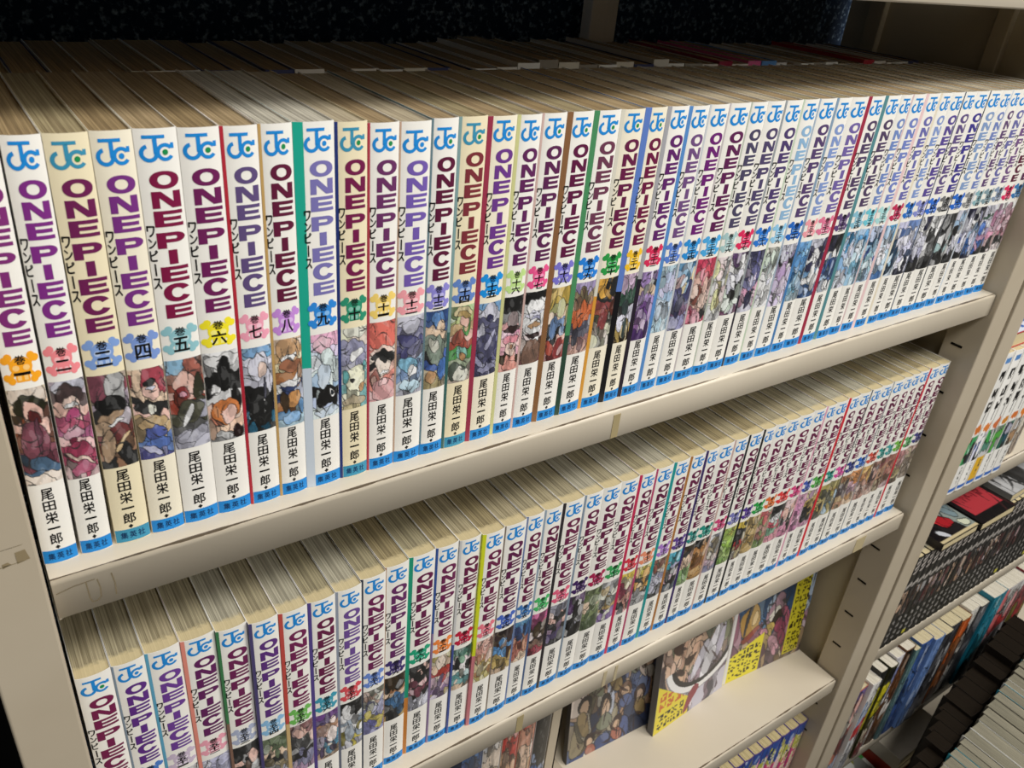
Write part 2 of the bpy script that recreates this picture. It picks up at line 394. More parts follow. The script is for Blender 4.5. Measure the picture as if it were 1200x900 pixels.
def pages_bm(w, h, d, sag=SAG, drop=0.0007):
    th = 0.0003; n = 10; prof = [(-w / 2 + th, d - 0.0012)]
    for i in range(n + 1):
        t = -1 + 2 * i / n; prof.append((t * (w / 2 - th), -sag * (1 - abs(t) ** 2.4) + th + 0.0003))
    prof.append((w / 2 - th, d - 0.0012))
    bm = bmesh.new(); a = [bm.verts.new((x, y, 0.0008)) for x, y in prof]; b = [bm.verts.new((x, y, h - drop)) for x, y in prof]
    for i in range(len(prof)):
        j = (i + 1) % len(prof); bm.faces.new((a[i], a[j], b[j], b[i]))
    bm.faces.new(b); bm.faces.new(a[::-1]); return bm
OFF = {'publisher_band': .00008, 'publisher_lettering': .00014, 'volume_number': .00016, 'kana_lettering': .00012}
def sub(name, me, mats, parent, sx=1.0, dz=0.0, shift=0.0, w=None):
    """an object sharing mesh data; its materials sit on the object. With a shift the print is re-wrapped beside the jacket's side strip"""
    if shift > 0.0008 and w:
        me = me.copy(); n = len(me.vertices); lift = np.zeros(n)
        if name == 'volume_emblem':
            for p in me.polygons:
                if p.material_index: lift[list(p.vertices)] = 0.00003
        co = np.empty(n * 3, np.float32); me.vertices.foreach_get('co', co); co = co.reshape(-1, 3)
        q = shift * (1.0 if name.startswith('publisher_b') else 0.72)
        co[:, 0] = q / 2 + co[:, 0] * (w - q) / W0
        co[:, 1] = -SAG * (1 - np.minimum(1, np.abs(2 * co[:, 0] / w)) ** 2.4) - OFF.get(name, .0001) - lift
        me.vertices.foreach_set('co', co.ravel()); me.update(); sx = 1.0
    o = bpy.data.objects.new(name, me); COL.objects.link(o); o.parent = parent; o.scale = (sx, 1, 1); o.location = (0, 0, dz)
    for i, m in enumerate(mats or []):
        o.material_slots[i].link = 'OBJECT'; o.material_slots[i].material = m
    return o

def pale(h): return ''.join('%02x' % int(255 * (c + (1 - c) * 0.42)) for c in hx(h))
def colour_word(h):
    r, g, b = hx(h); mx, mn = max(r, g, b), min(r, g, b); v = mx; s = 0 if mx == 0 else (mx - mn) / mx
    if s < 0.14: return 'black' if v < 0.3 else 'grey' if v < 0.8 else 'pale grey'
    hue = (60 * ((g - b) / (mx - mn)) if mx == r else 60 * ((b - r) / (mx - mn)) + 120 if mx == g else 60 * ((r - g) / (mx - mn)) + 240) % 360
    names = [(14, 'red'), (42, 'orange'), (68, 'yellow'), (160, 'green'), (195, 'teal'), (225, 'blue'), (255, 'indigo'), (300, 'purple'), (338, 'wine' if v < 0.6 else 'pink'), (361, 'red')]
    w = next(n for q, n in names if hue < q)
    return ('dark ' if v < 0.5 else 'pale ' if s < 0.42 and v > 0.65 else '') + w

# volume: emblem colour, title colour, picture palette (top to bottom), strip (colour,share...), strip width mm, jacket
E1 = "f5a623 f08a90 7f9fd6 7b97d2 8fc0c8 f2e22e eda0b4 c48bd8 2e86d6 2f9070 f0d070 efa0a8 8c86d0 6485c4 1e8fdc bedd8c e8578f 7a74cc 2880d8 2e9a48 f0c030 d8305a 5a80d0 2e90d8 4da8e0 a8c8c8 e03060 2e78d0 90c8e8 2868c0 f0a0a8 e07898 604878 88bcd0 70c8d8 a8d8d8 c03058 2870c8 8890d0 3870d0 707070 2868c8 909090 88b0b8 8098a0 8898b0 d83060 3878b0".split()
T1 = "7a2c70 7a2c80 6a1f50 74307e 7a1640 6a1e55 5c4a78 5e1a38 7670ac 701a48 673060 7058a8 5a1838 7a3038 6a3888 5e2458 5a2450 5c1840 6a3850 641c44 6a1840 5e2468 6e4c7e 6a2070 5c2050 4a4560 4e4468 4c3c6c 8ab0d0 54406c 7f95c8 7060a0 504060 50405f 7088c0 7080c0 6868a8 7f95c8 584890 605080 403888 7f98c0 6f80b8 604870 6868a0 705080 5a2038 5a3050".split()
E2 = "c8a0b0 4878c0 c8b8cc e8a0b0 a8b0c8 88b8dc 70b858 3c98b0 d85058 6888d0 403070 20a078 f08840 c02040 e87888 4868c0 4078b8 48b868 e06080 40205c a82050 38a058 d83848 e8906c a878c8 604090 2c8880 209080 d04078 7878b8 503090 28a048 e07030 e04040 d84080 4058b0 50a848 209080 d850a0 303880 3068c0 d05040 309088 40a0a0 70b840 58a860 404080".split()
T2 = "701c48 5c2c80 6a3c90 5f2058 6a2050 5a3078 702050 641c44 6a4a90 6a2050 642a60 641c48 6a2450 641c44 6a2048 5c1c48".split() + ['641c44', '5e1a40', '6a2048'] * 11
PAL = {1: "dca eca 321 eba 942 743 845 734 357 edc", 2: "bab 433 eba a46 b58 ebb a35 b46 caa", 3: "a98 834 a9a 222 b97 733 632 a75 222", 4: "eca a34 eca 222 eba ca7 46a 57b 448", 5: "9bd a76 943 eba 932 443 555 99a bbc",
 6: "eee ccc 111 111 ddd d74 e86 fca 888", 7: "6ad dde aab bbc 111 111 112 157 222", 8: "eca c95 eda a63 eee 236 b74 58b acd", 9: "eac dce cde dee 9bd 111 bce dee", 10: "eec dcb 99b aab ddd 7bb eec cb8", 11: "e65 e65 e76 edc 222 eba e87 ebb eaa", 12: "ccd 99b 779 447 556 ace 79c bcd ccd",
 13: "248 46a eca 898 787 222 35a cb9 a96", 14: "ac8 bc7 ca7 eba a43 494 9a8 565 ba9", 15: "69c ccd 557 446 669 336 447 88a 335", 16: "111 222 888 eaa e9b fcc d9a 321 e98", 17: "111 eee ddd 99b eee dcc 532 754 744", 18: "db6 ca4 aa6 eca 68b 222 eba b43 933", 19: "98b 875 b86 d63 c52 445 667 a77 c98",
 20: "ea3 d93 222 833 943 443 ddb ba9 776", 21: "cac b9b 243 354 222 dde 344 b94 321", 22: "a8c 222 eca a8c 749 638 537 859 426", 23: "acd bce cce 9bd cde ace acd bde", 24: "48b 9bd caa eda 447 668 757 99c aac", 25: "d35 d35 d45 eba a54 ecb eba 222 d46", 26: "edd ecc ddd eea ed9 dcc eed ddd", 27: "536 ddd eee ccd 222 ded cbd 635", 28: "335 99b 66a dce 88b d9b 335 ccd", 29: "eed ded dee eee dde eee dde eee",
 30: "ccd a9c 222 eee b9c 222 cbd dce eee", 31: "6ae 7be 48c 59d 258 9ce 7bd acd", 32: "ccd 224 eee 335 69c eee 247 8ad", 33: "222 223 eee 248 359 9bd 235 eee", 34: "4ae ace eef bce def 8be cde dde", 35: "ace 5ae cef def 7bd ace 9ce", 36: "cdf 246 9ce def 24a 9cd ace", 37: "4ae bdf def eef 9ce bdf 36a", 38: "cce 46a dde eef 9ce 246 cde", 39: "68c eef cce ddf 235 eef 223", 40: "224 eee ccd dde bbd 223 222", 41: "eee 222 333 eee bbb 555 222", 42: "222 222 333 eee 9bb 222 333", 43: "ccd 9bd 222 eee ccd 333 222", 44: "224 ccd eef aac 46c ccd 222", 45: "223 ddd 99b ace 36b bbd 223", 46: "dde 354 ccd a9c b8a 36c 222", 47: "eee c9b a68 cab e9b caa 222", 48: "fff ebc a67 dbc b78 222 edd",
 49: "ddd bbc 888 ccc bbc", 50: "bcd 89b ccd aab 778", 51: "ddd bbc 99a ccd aab", 52: "bbd 99b aac ccd 88a", 53: "222 333 eba 222 865 ccc 888", 54: "675 564 eca 222 875 999 aab", 55: "855 eba 444 999 222 779 a8a", 56: "638 547 a75 eba 48b 59b 657 ca8", 57: "111 222 ddd 9ab eee 89a cb4 aab", 58: "776 a87 ddc 88b 66a cb5 77a 99c", 59: "321 222 b74 eca 369 333 222 a84", 60: "222 eba 111 ebb 734 222 dde 99a", 61: "cb6 eca c32 b33 edc cab 97a ba7", 62: "476 8b9 edd 222 eed 599 6aa eca", 63: "eba d98 eca b75 ca5 eda a74 cb6",
 64: "322 543 48c 59d 421 ca5 b95 ca8", 65: "48b 36a 347 a54 c86 b65 eca", 66: "d59 c47 432 edd 322 865 a34", 67: "889 99a 222 eba 222 a8a 547 222", 68: "425 536 222 eee 222 aab 111 222", 69: "785 674 eca 896 785 564 453", 70: "999 ca6 eed 777 b95 eed 86a", 71: "ec4 eda d9a 834 c87 222 ebb", 72: "ed5 c83 444 ea4 222 bbb 999", 73: "954 ba8 ccc 99b bbc 333 222", 74: "4bd 3ab aac 333 cab 222 345", 75: "321 333 eba eca 7a5 8b6 9b7", 76: "222 c84 b73 a62 a63 c95 b84", 77: "99a ccc a97 b98 cab 88a", 78: "dd5 9b4 be5 8b3 ac6 7a4", 79: "db3 222 222 c33 ba7 432", 80: "ca6 b95 db7 a84 ca6", 81: "d66 9a6 c98 b76 8a5", 82: "222 eee d56 7a8 e9a", 83: "ecc eba 222 d8a c79", 84: "eac e9c d8b fbd c7a", 85: "dac ca5 222 b95 d9b", 86: "a94 443 ba6 ca5 665", 87: "cb6 a84 554 69b ba6", 88: "c85 986 544 ca7 b86", 89: "e95 d84 ebc c96 eca", 90: "eb6 c85 865 dba b87", 91: "a76 c98 544 b87 dba", 92: "955 b86 c97 643 ba8", 93: "a65 c86 b76 754 caa", 94: "b77 c98 865 ba7 543", 95: "c98 ba8 765 cba 987"}
STRIP = {7: ('1.2', 'c03040'), 8: ('1.0', 'cfa868'), 9: ('3.9', '20a890', .62, 'c9d3de', .38), 10: ('1.2', '283878'), 11: ('1.0', 'b84050'), 12: ('0.7', 'caa890'), 13: ('0.8', '6f8a94'), 14: ('1.3', '88a8a8', .6, '3f6b66', .4), 15: ('2.3', 'a03850'), 16: ('1.6', 'd8d898'), 17: ('1.0', 'd8b8b0'), 18: ('3.0', '8a6240'), 19: ('2.8', '4c9060', .7, '2e4a3c', .3), 20: ('1.8', 'e0dccc', .58, 'e0a040', .42), 21: ('3.4', '6080c8', .58, '17171a', .42), 22: ('2.4', 'a9a9ae', .55, '2b2430', .45), 23: ('2.0', '5a90d0'), 24: ('1.0', 'd0d4d8'), 25: ('0.9', 'c8c0c0'), 26: ('0.8', 'c0c8b8'), 28: ('1.2', '9aa0a4', .7, '33303a', .3), 29: ('1.0', 'c8d8c0'), 30: ('1.0', 'a8b8c8'), 31: ('1.6', '88a0b8', .5, '4a80b8', .5), 33: ('2.6', 'a03048'), 34: ('2.6', '568a90'), 36: ('1.0', 'd8c0c0'), 37: ('2.2', 'e8c8c8'), 38: ('1.6', 'e6dcc6'), 40: ('0.8', '505868'), 42: ('0.8', '40444c'), 44: ('0.9', 'd0d8e0'), 50: ('0.9', '8898a8'),
 51: ('1.4', '60a8c8'), 52: ('1.9', 'e89080'), 53: ('1.4', '408050', .4, '886858', .6), 54: ('1.6', '504878'), 55: ('2.0', 'c85048', .5, 'd8b880', .5), 56: ('1.8', '584890'), 57: ('1.4', '98a0b0', .6, '6a7080', .4), 58: ('1.5', '2c3444'), 59: ('1.0', 'a07858'), 60: ('2.6', '209878', .68, 'c88038', .32), 61: ('1.2', '3858a0', .4, '9078a0', .6), 62: ('1.2', 'd0d0d0', .5, '4858a0', .5), 63: ('2.2', 'd4dc28', .6, 'c87880', .4), 64: ('1.0', '807468'), 65: ('1.6', '7080a8'), 66: ('1.2', '98a8b8', .5, '506890', .5), 67: ('2.0', '302c30'), 68: ('1.4', '8898a8'), 71: ('2.0', 'c83058'), 72: ('1.4', 'b84870'), 73: ('2.2', '209898'), 74: ('1.8', 'b07840'), 75: ('1.8', '403068'), 77: ('1.2', 'c8a8a0'), 78: ('1.6', '222428'), 79: ('1.6', '202020'), 84: ('1.2', 'e0a0b8'), 86: ('2.2', 'd02838'), 88: ('0.9', '404448'), 90: ('0.9', '888c90'), 94: ('1.9', 'c83040')}
CREAM = {3: M_JCREAM, 10: M_JCREAM, 14: M_JCREAM, 20: M_JIVORY, 21: M_JIVORY, 15: M_JIVORY, 4: M_JIVORY}
# explicit shapes on the nearest spine pictures: cx, cz, rx, rz, rotation, colour
SHAPES = {1: "0,.06,1,.12,0,dcb;0,.17,.85,.10,0,221;.1,.24,.5,.09,10,eba;.15,.30,.33,.05,20,622;-.1,.55,.8,.22,0,845;.2,.5,.12,.2,0,634;.2,.80,.9,.08,10,357;-.2,.95,.8,.06,10,edc",
 2: "0,.04,1,.09,0,bbc;0,.13,.8,.09,0,322;0,.22,.5,.06,0,ecb;0,.25,.45,.02,0,eee;0,.34,.5,.06,0,a36;0,.45,.9,.05,0,b46;-.1,.52,.6,.05,0,dab;0,.72,.8,.10,0,a35;0,.79,.9,.025,15,ecb;.1,.9,.8,.06,0,b57",
 3: "-.5,.1,.6,.22,0,734;.3,.15,.5,.2,20,aaa;0,.33,.8,.10,0,111;-.1,.43,.8,.04,-10,a86;.1,.48,.5,.02,-10,ddd;.2,.6,.6,.10,0,733;-.5,.75,.4,.2,20,b97;.3,.85,.4,.1,30,222;.3,.74,.6,.03,-35,db8",
 4: "-.6,.1,.3,.12,0,eca;.3,.12,.7,.14,0,a34;.1,.22,.45,.11,0,eba;.1,.14,.4,.04,0,222;.1,.2,.3,.02,0,dde;-.1,.42,.9,.07,0,222;0,.45,.3,.07,0,ddc;0,.6,.9,.06,0,ca7;.1,.7,.6,.07,0,45a;.1,.82,.7,.07,0,46b;-.3,.9,.5,.05,20,bbd",
 5: "-.5,.05,.5,.1,0,8bd;.4,.1,.5,.1,20,a54;-.1,.25,.6,.12,0,eba;.6,.32,.3,.14,10,332;-.2,.36,.4,.07,20,822;-.2,.38,.25,.03,0,d9a;.1,.58,.8,.12,0,443;-.1,.62,.12,.18,50,ddd;.1,.85,.9,.08,-10,aab",
 6: "0,.1,1,.08,0,ddd;.1,.24,.38,.2,0,111;.2,.12,.2,.07,0,111;-.5,.42,.3,.05,0,eee;0,.66,.85,.13,0,d73;.2,.7,.45,.09,0,fcb;.6,.92,.4,.07,0,211;-.3,.93,.5,.05,0,bbb",
 7: "0,.04,1,.06,0,7ad;0,.22,.7,.15,0,ccd;.3,.27,.3,.09,0,ecb;0,.7,.8,.26,0,111;.3,.5,.12,.12,0,223;.2,.62,.07,.02,0,ddd;.3,.75,.07,.02,0,ddd;-.7,.95,.3,.08,0,157",
 8: "0,.12,.9,.16,0,c96;0,.2,.6,.04,-10,fff;.1,.3,.8,.07,0,a64;0,.5,.8,.05,0,eee;0,.55,.8,.02,0,236;.2,.68,.6,.1,0,c84;-.5,.7,.3,.12,0,321;0,.9,.7,.07,0,8be",
 9: "-.2,.12,.7,.1,0,ebc;.2,.3,.6,.13,30,dee;-.1,.5,.5,.15,-30,cde;.1,.74,.9,.11,-8,111;.45,.72,.25,.045,0,eee;.45,.72,.13,.022,0,123;0,.93,.9,.05,0,cde",
 10: "0,.05,.9,.07,0,eed;0,.25,.8,.1,0,99b;.1,.33,.5,.05,-10,eee;0,.62,.8,.16,0,eec;-.7,.6,.3,.1,0,5aa;.75,.5,.2,.06,0,5aa;-.2,.62,.13,.025,0,222;.5,.72,.3,.06,0,c96;0,.9,.9,.06,0,ba8",
 11: "0,.15,1.2,.2,0,e65;0,.36,.9,.05,0,ecb;0,.42,.85,.06,0,222;0,.55,.6,.11,0,edc;0,.47,.3,.03,0,222;.1,.62,.4,.02,0,fff;0,.85,.9,.15,0,eaa;0,.75,.4,.05,0,fcc",
 12: "0,.12,.7,.08,0,ccd;-.2,.3,.8,.08,10,447;.3,.4,.6,.07,-10,668;-.2,.6,.7,.1,0,7bd;.1,.68,.35,.07,0,eee;0,.88,.8,.08,0,bde",
 13: "0,.1,.6,.1,0,47b;.3,.2,.4,.08,0,eca;-.1,.5,.8,.17,0,787;-.3,.42,.5,.07,20,bba;.6,.75,.4,.15,0,36b;-.4,.85,.5,.08,0,c96",
 14: "0,.08,.8,.07,0,dc9;0,.12,.6,.05,0,b95;.1,.2,.45,.06,0,eba;-.3,.4,.5,.1,0,943;0,.62,.5,.1,0,7ba;.05,.66,.3,.06,0,b85;.1,.9,.7,.1,0,ddc",
 15: "0,.12,.6,.12,0,ccd;0,.2,.35,.05,0,335;-.1,.6,.9,.2,0,446;.1,.5,.15,.2,50,aac;0,.9,.9,.05,0,88a",
 16: "0,.1,.9,.12,0,111;0,.3,.6,.1,0,988;0,.42,.8,.05,0,211;0,.58,.8,.07,0,e89;0,.7,.6,.08,0,ecb;0,.68,.2,.03,0,a75;0,.92,.8,.07,0,e98",
 17: "0,.04,.9,.05,0,111;0,.2,.9,.1,0,eee;0,.3,.9,.03,0,ccd;0,.48,.8,.11,0,eee;0,.44,.6,.03,0,c96;0,.6,.7,.04,0,211;0,.85,.9,.2,0,754"}
HUES = {}
def volume(n, x0, x1, y, z, dx_lean=0.0, row='upper', h=0.176):
    w = (x1 - x0) - 0.0002; i = n - 1 if n <= 48 else n - 49
    em, ti = ((E1, T1) if n <= 48 else (E2, T2))[0][i], ((E1, T1) if n <= 48 else (E2, T2))[1][i]
    jm = CREAM.get(n, M_JWHITE); jw = {id(M_JCREAM): 'cream', id(M_JIVORY): 'ivory'}.get(id(jm), 'white')
    lab = '%s paperback numbered %s on a %s emblem, %s title, %s shelf' % (jw, kanji(n), colour_word(em), colour_word(ti), row)
    t = thing('paperback', lab, 'book', ((x0 + x1) / 2, y, z), 'numbered paperbacks on the %s shelf' % row, (0, dx_lean, 0))
    mats = [jm]; st = None; swm = 0.0009
    if n in STRIP:
        s = STRIP[n]; swm = float(s[0]) / 1000; cols = s[1:]
        if len(cols) == 1: mats.append(mat(cols[0], 0.35, 0.4)); st = [(1.0, 1)]
        else:
            st = []
            for k in range(0, len(cols), 2): mats.append(mat(cols[k], 0.35, 0.4)); st.append((cols[k + 1], len(mats) - 1))
    d = 0.1125
    j = obj('dust_jacket', jacket_bm(w, h, d, st, swm), mats, t)
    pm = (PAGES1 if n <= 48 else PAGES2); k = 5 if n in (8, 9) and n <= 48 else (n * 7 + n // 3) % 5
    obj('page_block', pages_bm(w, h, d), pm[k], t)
    sx = w / W0; r = random.Random(n)
    dz = r.uniform(-0.0005, 0.0005) + (h - 0.176) + (-0.0012 if n in (12, 13) else 0)
    far = x0 > 0.36
    dot = GREEN if (n <= 21 and n not in (2, 4, 9, 12, 15, 16)) or n == 49 else BLUE
    sh = swm if st else 0.0
    sub('publisher_logo', ME_LOGO, [BLUE2 if jw == 'cream' else BLUE, dot], j, sx, dz, sh, w)
    xs = 1.0
    sub('title_lettering', ME_TITLE, [mat(ti, 0.4, 0.3)], j, sx, dz, sh, w)
    sub('kana_lettering', ME_KANA, None, j, sx, dz, sh, w)
    sub('volume_emblem', ME_EMB, [mat(em, 0.4, 0.3), mat(pale(em), 0.4, 0.3)], j, sx, dz * .5, sh, w)
    sub('volume_number', ME_NUM[n], None, j, sx, dz * .5, sh, w)
    nx, nz = (24, 90) if far else (40, 150)
    cols = PAL[n].split()
    cv = Canvas(nx, nz, cols[0], n * 13 + 5, asp=3.0)
    cv.bands(cols)
    if n in SHAPES:
        cv.blobs(cols, 1)
        for e in SHAPES[n].split(';'):
            q = e.split(','); cv.ell(*[float(v) for v in q[:5]], q[5])
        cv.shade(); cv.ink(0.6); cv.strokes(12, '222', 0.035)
    else:
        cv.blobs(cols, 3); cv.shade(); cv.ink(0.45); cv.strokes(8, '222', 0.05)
    cv.mute(0.22)
    z1, z0 = (0.0839, 0.0405) if n <= 48 else (0.0834, 0.0432)
    z1 += r.uniform(-.0008, .0008); z0 += r.uniform(-.0015, .0008)
    p = obj('spine_picture', canvas_mesh(cv, 'spine_picture', w, z0, z1, 0.00008, True, -1 + (2 * swm / w if st else 0.01), 0.99), None, j)
    sub('author_lettering', ME_AUTHOR, None, j, sx, 0, sh, w)
    sub('publisher_band', ME_BAND, [BLUE2 if jw == 'cream' else BLUE], j, sx, 0, sh, w)
    sub('publisher_lettering', ME_BTXT, None, j, sx, 0, sh, w)
    return t
ME_NUM = {}
for n in range(1, 96):
    ME_NUM[n] = number_mesh(n); ME_NUM[n].materials.append(M_INK)

# ------------------------------------------------------------------ setting
ZF = -1.16
f_ = box('floor', -2.5, 4.0, -4.0, 0.9, ZF - 0.05, ZF, noisy('grey_floor_tile', '77726a', '8b867c', 6, 0.5)); f_['kind'] = 'structure'
w_ = box('wall_back', -2.5, 4.0, 0.245, 0.345, ZF, 1.4, M_NAVY); w_['kind'] = 'structure'

# ------------------------------------------------------------------ bookcases
SW = 0.0212
def shelf(x0, x1, z, label, yf=-0.0122, yb=0.219, kind='adjustable_shelf'):
    t = thing(kind, label, 'shelf', (x0, yf, z), 'beige steel shelves')
    bm = bmesh.new(); L = x1 - x0; D = yb - yf
    # folded steel tray: top sheet with a rounded front lip that turns down and back
    r = 0.0022; prof = [(D, 0.0), (r, 0.0)] + [(r - r * math.sin(a), -r + r * math.cos(a)) for a in (0.4, 0.8, 1.2, 1.5708)] + [(0, -SW + 0.001), (0.001, -SW), (0.016, -SW), (0.016, -SW + 0.001), (0.0012, -SW + 0.0012), (0.0012, -0.004), (0.004, -0.0012), (D, -0.0012)]
    a = [bm.verts.new((0, y, zz)) for y, zz in prof]; b = [bm.verts.new((L, y, zz)) for y, zz in prof]; n = len(prof)
    for i in range(n):
        j = (i + 1) % n; f = bm.faces.new((a[i], b[i], b[j], a[j])); f.smooth = 1 <= i <= 5
    bm.faces.new(a); bm.faces.new(b[::-1])
    bmesh.ops.recalc_face_normals(bm, faces=bm.faces[:])
    tray = obj('shelf_tray', bm, M_SHELF, t)
    bm = bmesh.new()
    bx(bm, 0.0, 0.0012, 0.0005, D, -SW, -0.0015); bx(bm, L - 0.0012, L, 0.0005, D, -SW, -0.0015)
    obj('end_lip', bm, M_SHELF, t)
    return t
def bookcase(x0, label, left, right, z0, z1):
    """two slotted uprights joined by side sheets, back braces"""
    t = thing('bookcase', label, 'bookcase', (x0, 0, ZF))
    z0 -= ZF; z1 -= ZF; sl = mat('15120e', 0.8, 0.1)
    def slots(bm, x, zs):
        for z in zs: bx(bm, x, x + 0.0006, -0.0012, 0.0098, z - 0.0011, z + 0.0011)
    zs = [round(-0.059 - 0.05 * k, 4) - ZF for k in range(0, 12)]
    for side, (a, b) in (('left', left), ('right', right)):
        bm = bmesh.new(); bx(bm, a, b, -0.0172, 0.018, z0, z1, 0.0012)
        u = obj('upright', bm, M_POST, t)
        if side == 'right':
            for z in zs:
                bm = bmesh.new(); slots(bm, a - 0.0004, [z]); obj('clip_slot', bm, sl, u)
        xa, xb = (a + 0.006, a + 0.012) if side == 'left' else (b - 0.012, b - 0.006)
        if side == 'right': xa, xb = a + 0.009, a + 0.014
        s = box('side_sheet', xa, xb, 0.018, 0.222, z0, z1, M_SIDE, t)
        bm = bmesh.new()
        xr = (xb, xb + 0.008) if side == 'left' else (a + 0.001, xa)
        bx(bm, *xr, 0.061, 0.075, z0, z1, 0.001); bx(bm, *xr, 0.180, 0.196, z0, z1, 0.001)
        obj('stiffening_rib', bm, M_SIDE, s)
    return t
bc = bookcase(0, 'beige steel bookcase holding the white numbered paperbacks', (-0.0273, -0.0016), (0.7608, 0.7915), ZF, 0.62)
br = bmesh.new(); bx(br, 0.442, 0.458, 0.2200, 0.232, 0, 0.62 - ZF, 0.001); bx(br, 0.456, 0.471, 0.2225, 0.234, 0, 0.62 - ZF, 0.001)
obj('back_brace', br, noisy('pale_brace_enamel', 'd2ccc0', 'dad4c8', 14, 0.4), bc)
bc2 = bookcase(0, 'neighbouring beige steel bookcase at the right with mixed books', (0.7990, 0.8285), (1.59, 1.62), ZF, 0.62)
bm = bmesh.new()
for x0_, x1_, z0_, z1_ in ((-0.0185, -0.0060, 0.0182, 0.0192), (-0.0090, -0.0045, 0.0185, 0.0245), (-0.0185, -0.0055, 0.0262, 0.0269), (-0.0140, -0.0110, 0.0180, 0.0205)):
    bm.faces.new([bm.verts.new(p) for p in ((x0_, -0.01735, z0_ - ZF), (x1_, -0.01735, z0_ - ZF + 0.001), (x1_ - 0.001, -0.01735, z1_ - ZF), (x0_, -0.01735, z1_ - ZF - 0.0004))])
obj('tape_residue', bm, mat('8e7f62', 0.8, 0.1), bc)
box('gap_shade_strip', 0.7915, 0.7990, 0.004, 0.016, 0, 0.62 - ZF, mat('4a4234', 0.7, 0.2), bc2)  # dark colour stands for the shade in the gap between the uprights

Z1, Z2, Z3, Z4 = 0.0, -0.2484, -0.5035, -0.7555
shelf(0, 0.7595, 0.2527, 'beige shelf above the front row of paperbacks, only its edge showing')
sh1 = shelf(0, 0.7595, Z1, 'upper beige shelf with worn dark line along its front edge')
sh2 = shelf(0, 0.7560, Z2, 'middle beige shelf carrying volumes numbered forty-nine onwards')
sh3 = shelf(0, 0.7580, Z3, 'lower beige display shelf with magazines standing face out')
sh4 = shelf(0, 0.7580, Z4, 'lowest beige shelf, mostly hidden below the magazine shelf')
ZA, ZB, ZC, ZD = -0.2495, -0.4985, -0.7500, -1.0
for z, w in ((ZA, 'top visible'), (ZB, 'middle'), (ZC, 'third'), (ZD, 'bottom')):
    shelf(0.8290, 1.5895, z, '%s beige shelf of the neighbouring bookcase at the right' % w)
# tape residue and pencilled scuffs on the shelf lips
def residue(parent, px, w, z0=-0.020, z1=-0.003, c='a3946e'):
    box('tape_residue', px, px + w, -0.0003, 0.0001, z0, z1, mat(c, 0.7, 0.2), parent)
residue(sh1, 0.306, 0.0055); residue(sh2, 0.262, 0.006); residue(sh2, 0.675, 0.016, c='b3a480'); residue(sh2, 0.345, 0.0035, c='b8aa8a'); residue(sh2, 0.357, 0.003, c='b8aa8a')
def scuff(parent, pts, r=0.00025, c='7d7058'):
    bm = bmesh.new()
    for (xa, za), (xb, zb) in zip(pts, pts[1:]):
        dx, dz = xb - xa, zb - za; q = math.hypot(dx, dz) or 1; nx, nz = -dz / q * r, dx / q * r
        v = [bm.verts.new(p) for p in ((xa + nx, -0.0003, za + nz), (xb + nx, -0.0003, zb + nz), (xb - nx, -0.0003, zb - nz), (xa - nx, -0.0003, za - nz))]
        bm.faces.new(v)
    obj('pencil_scuff', bm, mat(c, 0.8, 0.1), parent)
scuff(sh1, [(0.0125, -0.005), (0.0128, -0.014), (0.0135, -0.0165), (0.0155, -0.0165), (0.0170, -0.015), (0.0174, -0.010), (0.0168, -0.005)])
scuff(sh1, [(0.0225, -0.004), (0.0232, -0.010), (0.0229, -0.0165)])
scuff(sh1, [(0.001, -0.0065), (0.008, -0.0050), (0.016, -0.0046)], 0.0002)

# black panels added left of the bookcase to keep the gap dark
t = thing('gap_blocker', 'added black panels that darken the gap left of the bookcase', 'gap_blocker', (-0.058, 0.0, ZF))
box('side_panel', -0.016, 0.0, 0.004, 0.24, 0, 1.75, M_BLACK, t, 0.001)
box('back_panel', 0.0, 0.030, 0.10, 0.106, 0, 1.75, M_BLACK, t)

# ------------------------------------------------------------------ the numbered volumes
B1 = [-0.0004, 0.0164, 0.0288, 0.0431, 0.0571, 0.0722, 0.0874, 0.1018, 0.1155, 0.1330, 0.1476, 0.1624, 0.1779, 0.1916, 0.2068, 0.2230, 0.2372, 0.2521, 0.2689, 0.2865, 0.3028, 0.3184, 0.3345, 0.3500, 0.3657, 0.3834, 0.3980, 0.4133, 0.4297, 0.4450, 0.4621, 0.4777, 0.4951, 0.5131, 0.5312, 0.5446, 0.5609, 0.5784, 0.5937, 0.6101, 0.6266, 0.6446, 0.6631, 0.6775, 0.6918, 0.7080, 0.7243, 0.7406, 0.7570]
ZT1 = [.1767, .1767, .1769, .1766, .1772, .1767, .1765, .1765, .1768, .1766, .1754, .1745, .1751, .1760, .1754, .1752, .1754, .1755, .1756, .1754, .1754, .1762, .1754, .1755, .1759, .1759] + [.176] * 30
B2 = [-0.0002, 0.0155, 0.0306, 0.0471, 0.0640, 0.0799, 0.0956, 0.1116, 0.1276, 0.1434, 0.1593, 0.1750, 0.1931, 0.2089, 0.2244, 0.2407, 0.2576, 0.2724, 0.2874, 0.3055, 0.3220, 0.3383, 0.3547, 0.3706, 0.3880, 0.4045, 0.4210, 0.4354, 0.4518, 0.4681, 0.4852, 0.4997, 0.5152, 0.5304, 0.5485, 0.5641, 0.5782, 0.5947, 0.6116, 0.6272, 0.6438, 0.6601, 0.6785, 0.6915, 0.7040, 0.7188, 0.7369, 0.7535]
ZT2 = [-.0706, -.071, -.0708, -.0706, -.0717, -.074, -.0761, -.0767, -.076, -.0744, -.0725, -.0709, -.0712, -.0715, -.0729, -.0744] + [-.0724] * 40
LEAN_X = [0.0034, 0.0034, 0.0014, 0.0006] + [0.0] * 60    # how far each boundary moves left from top to foot
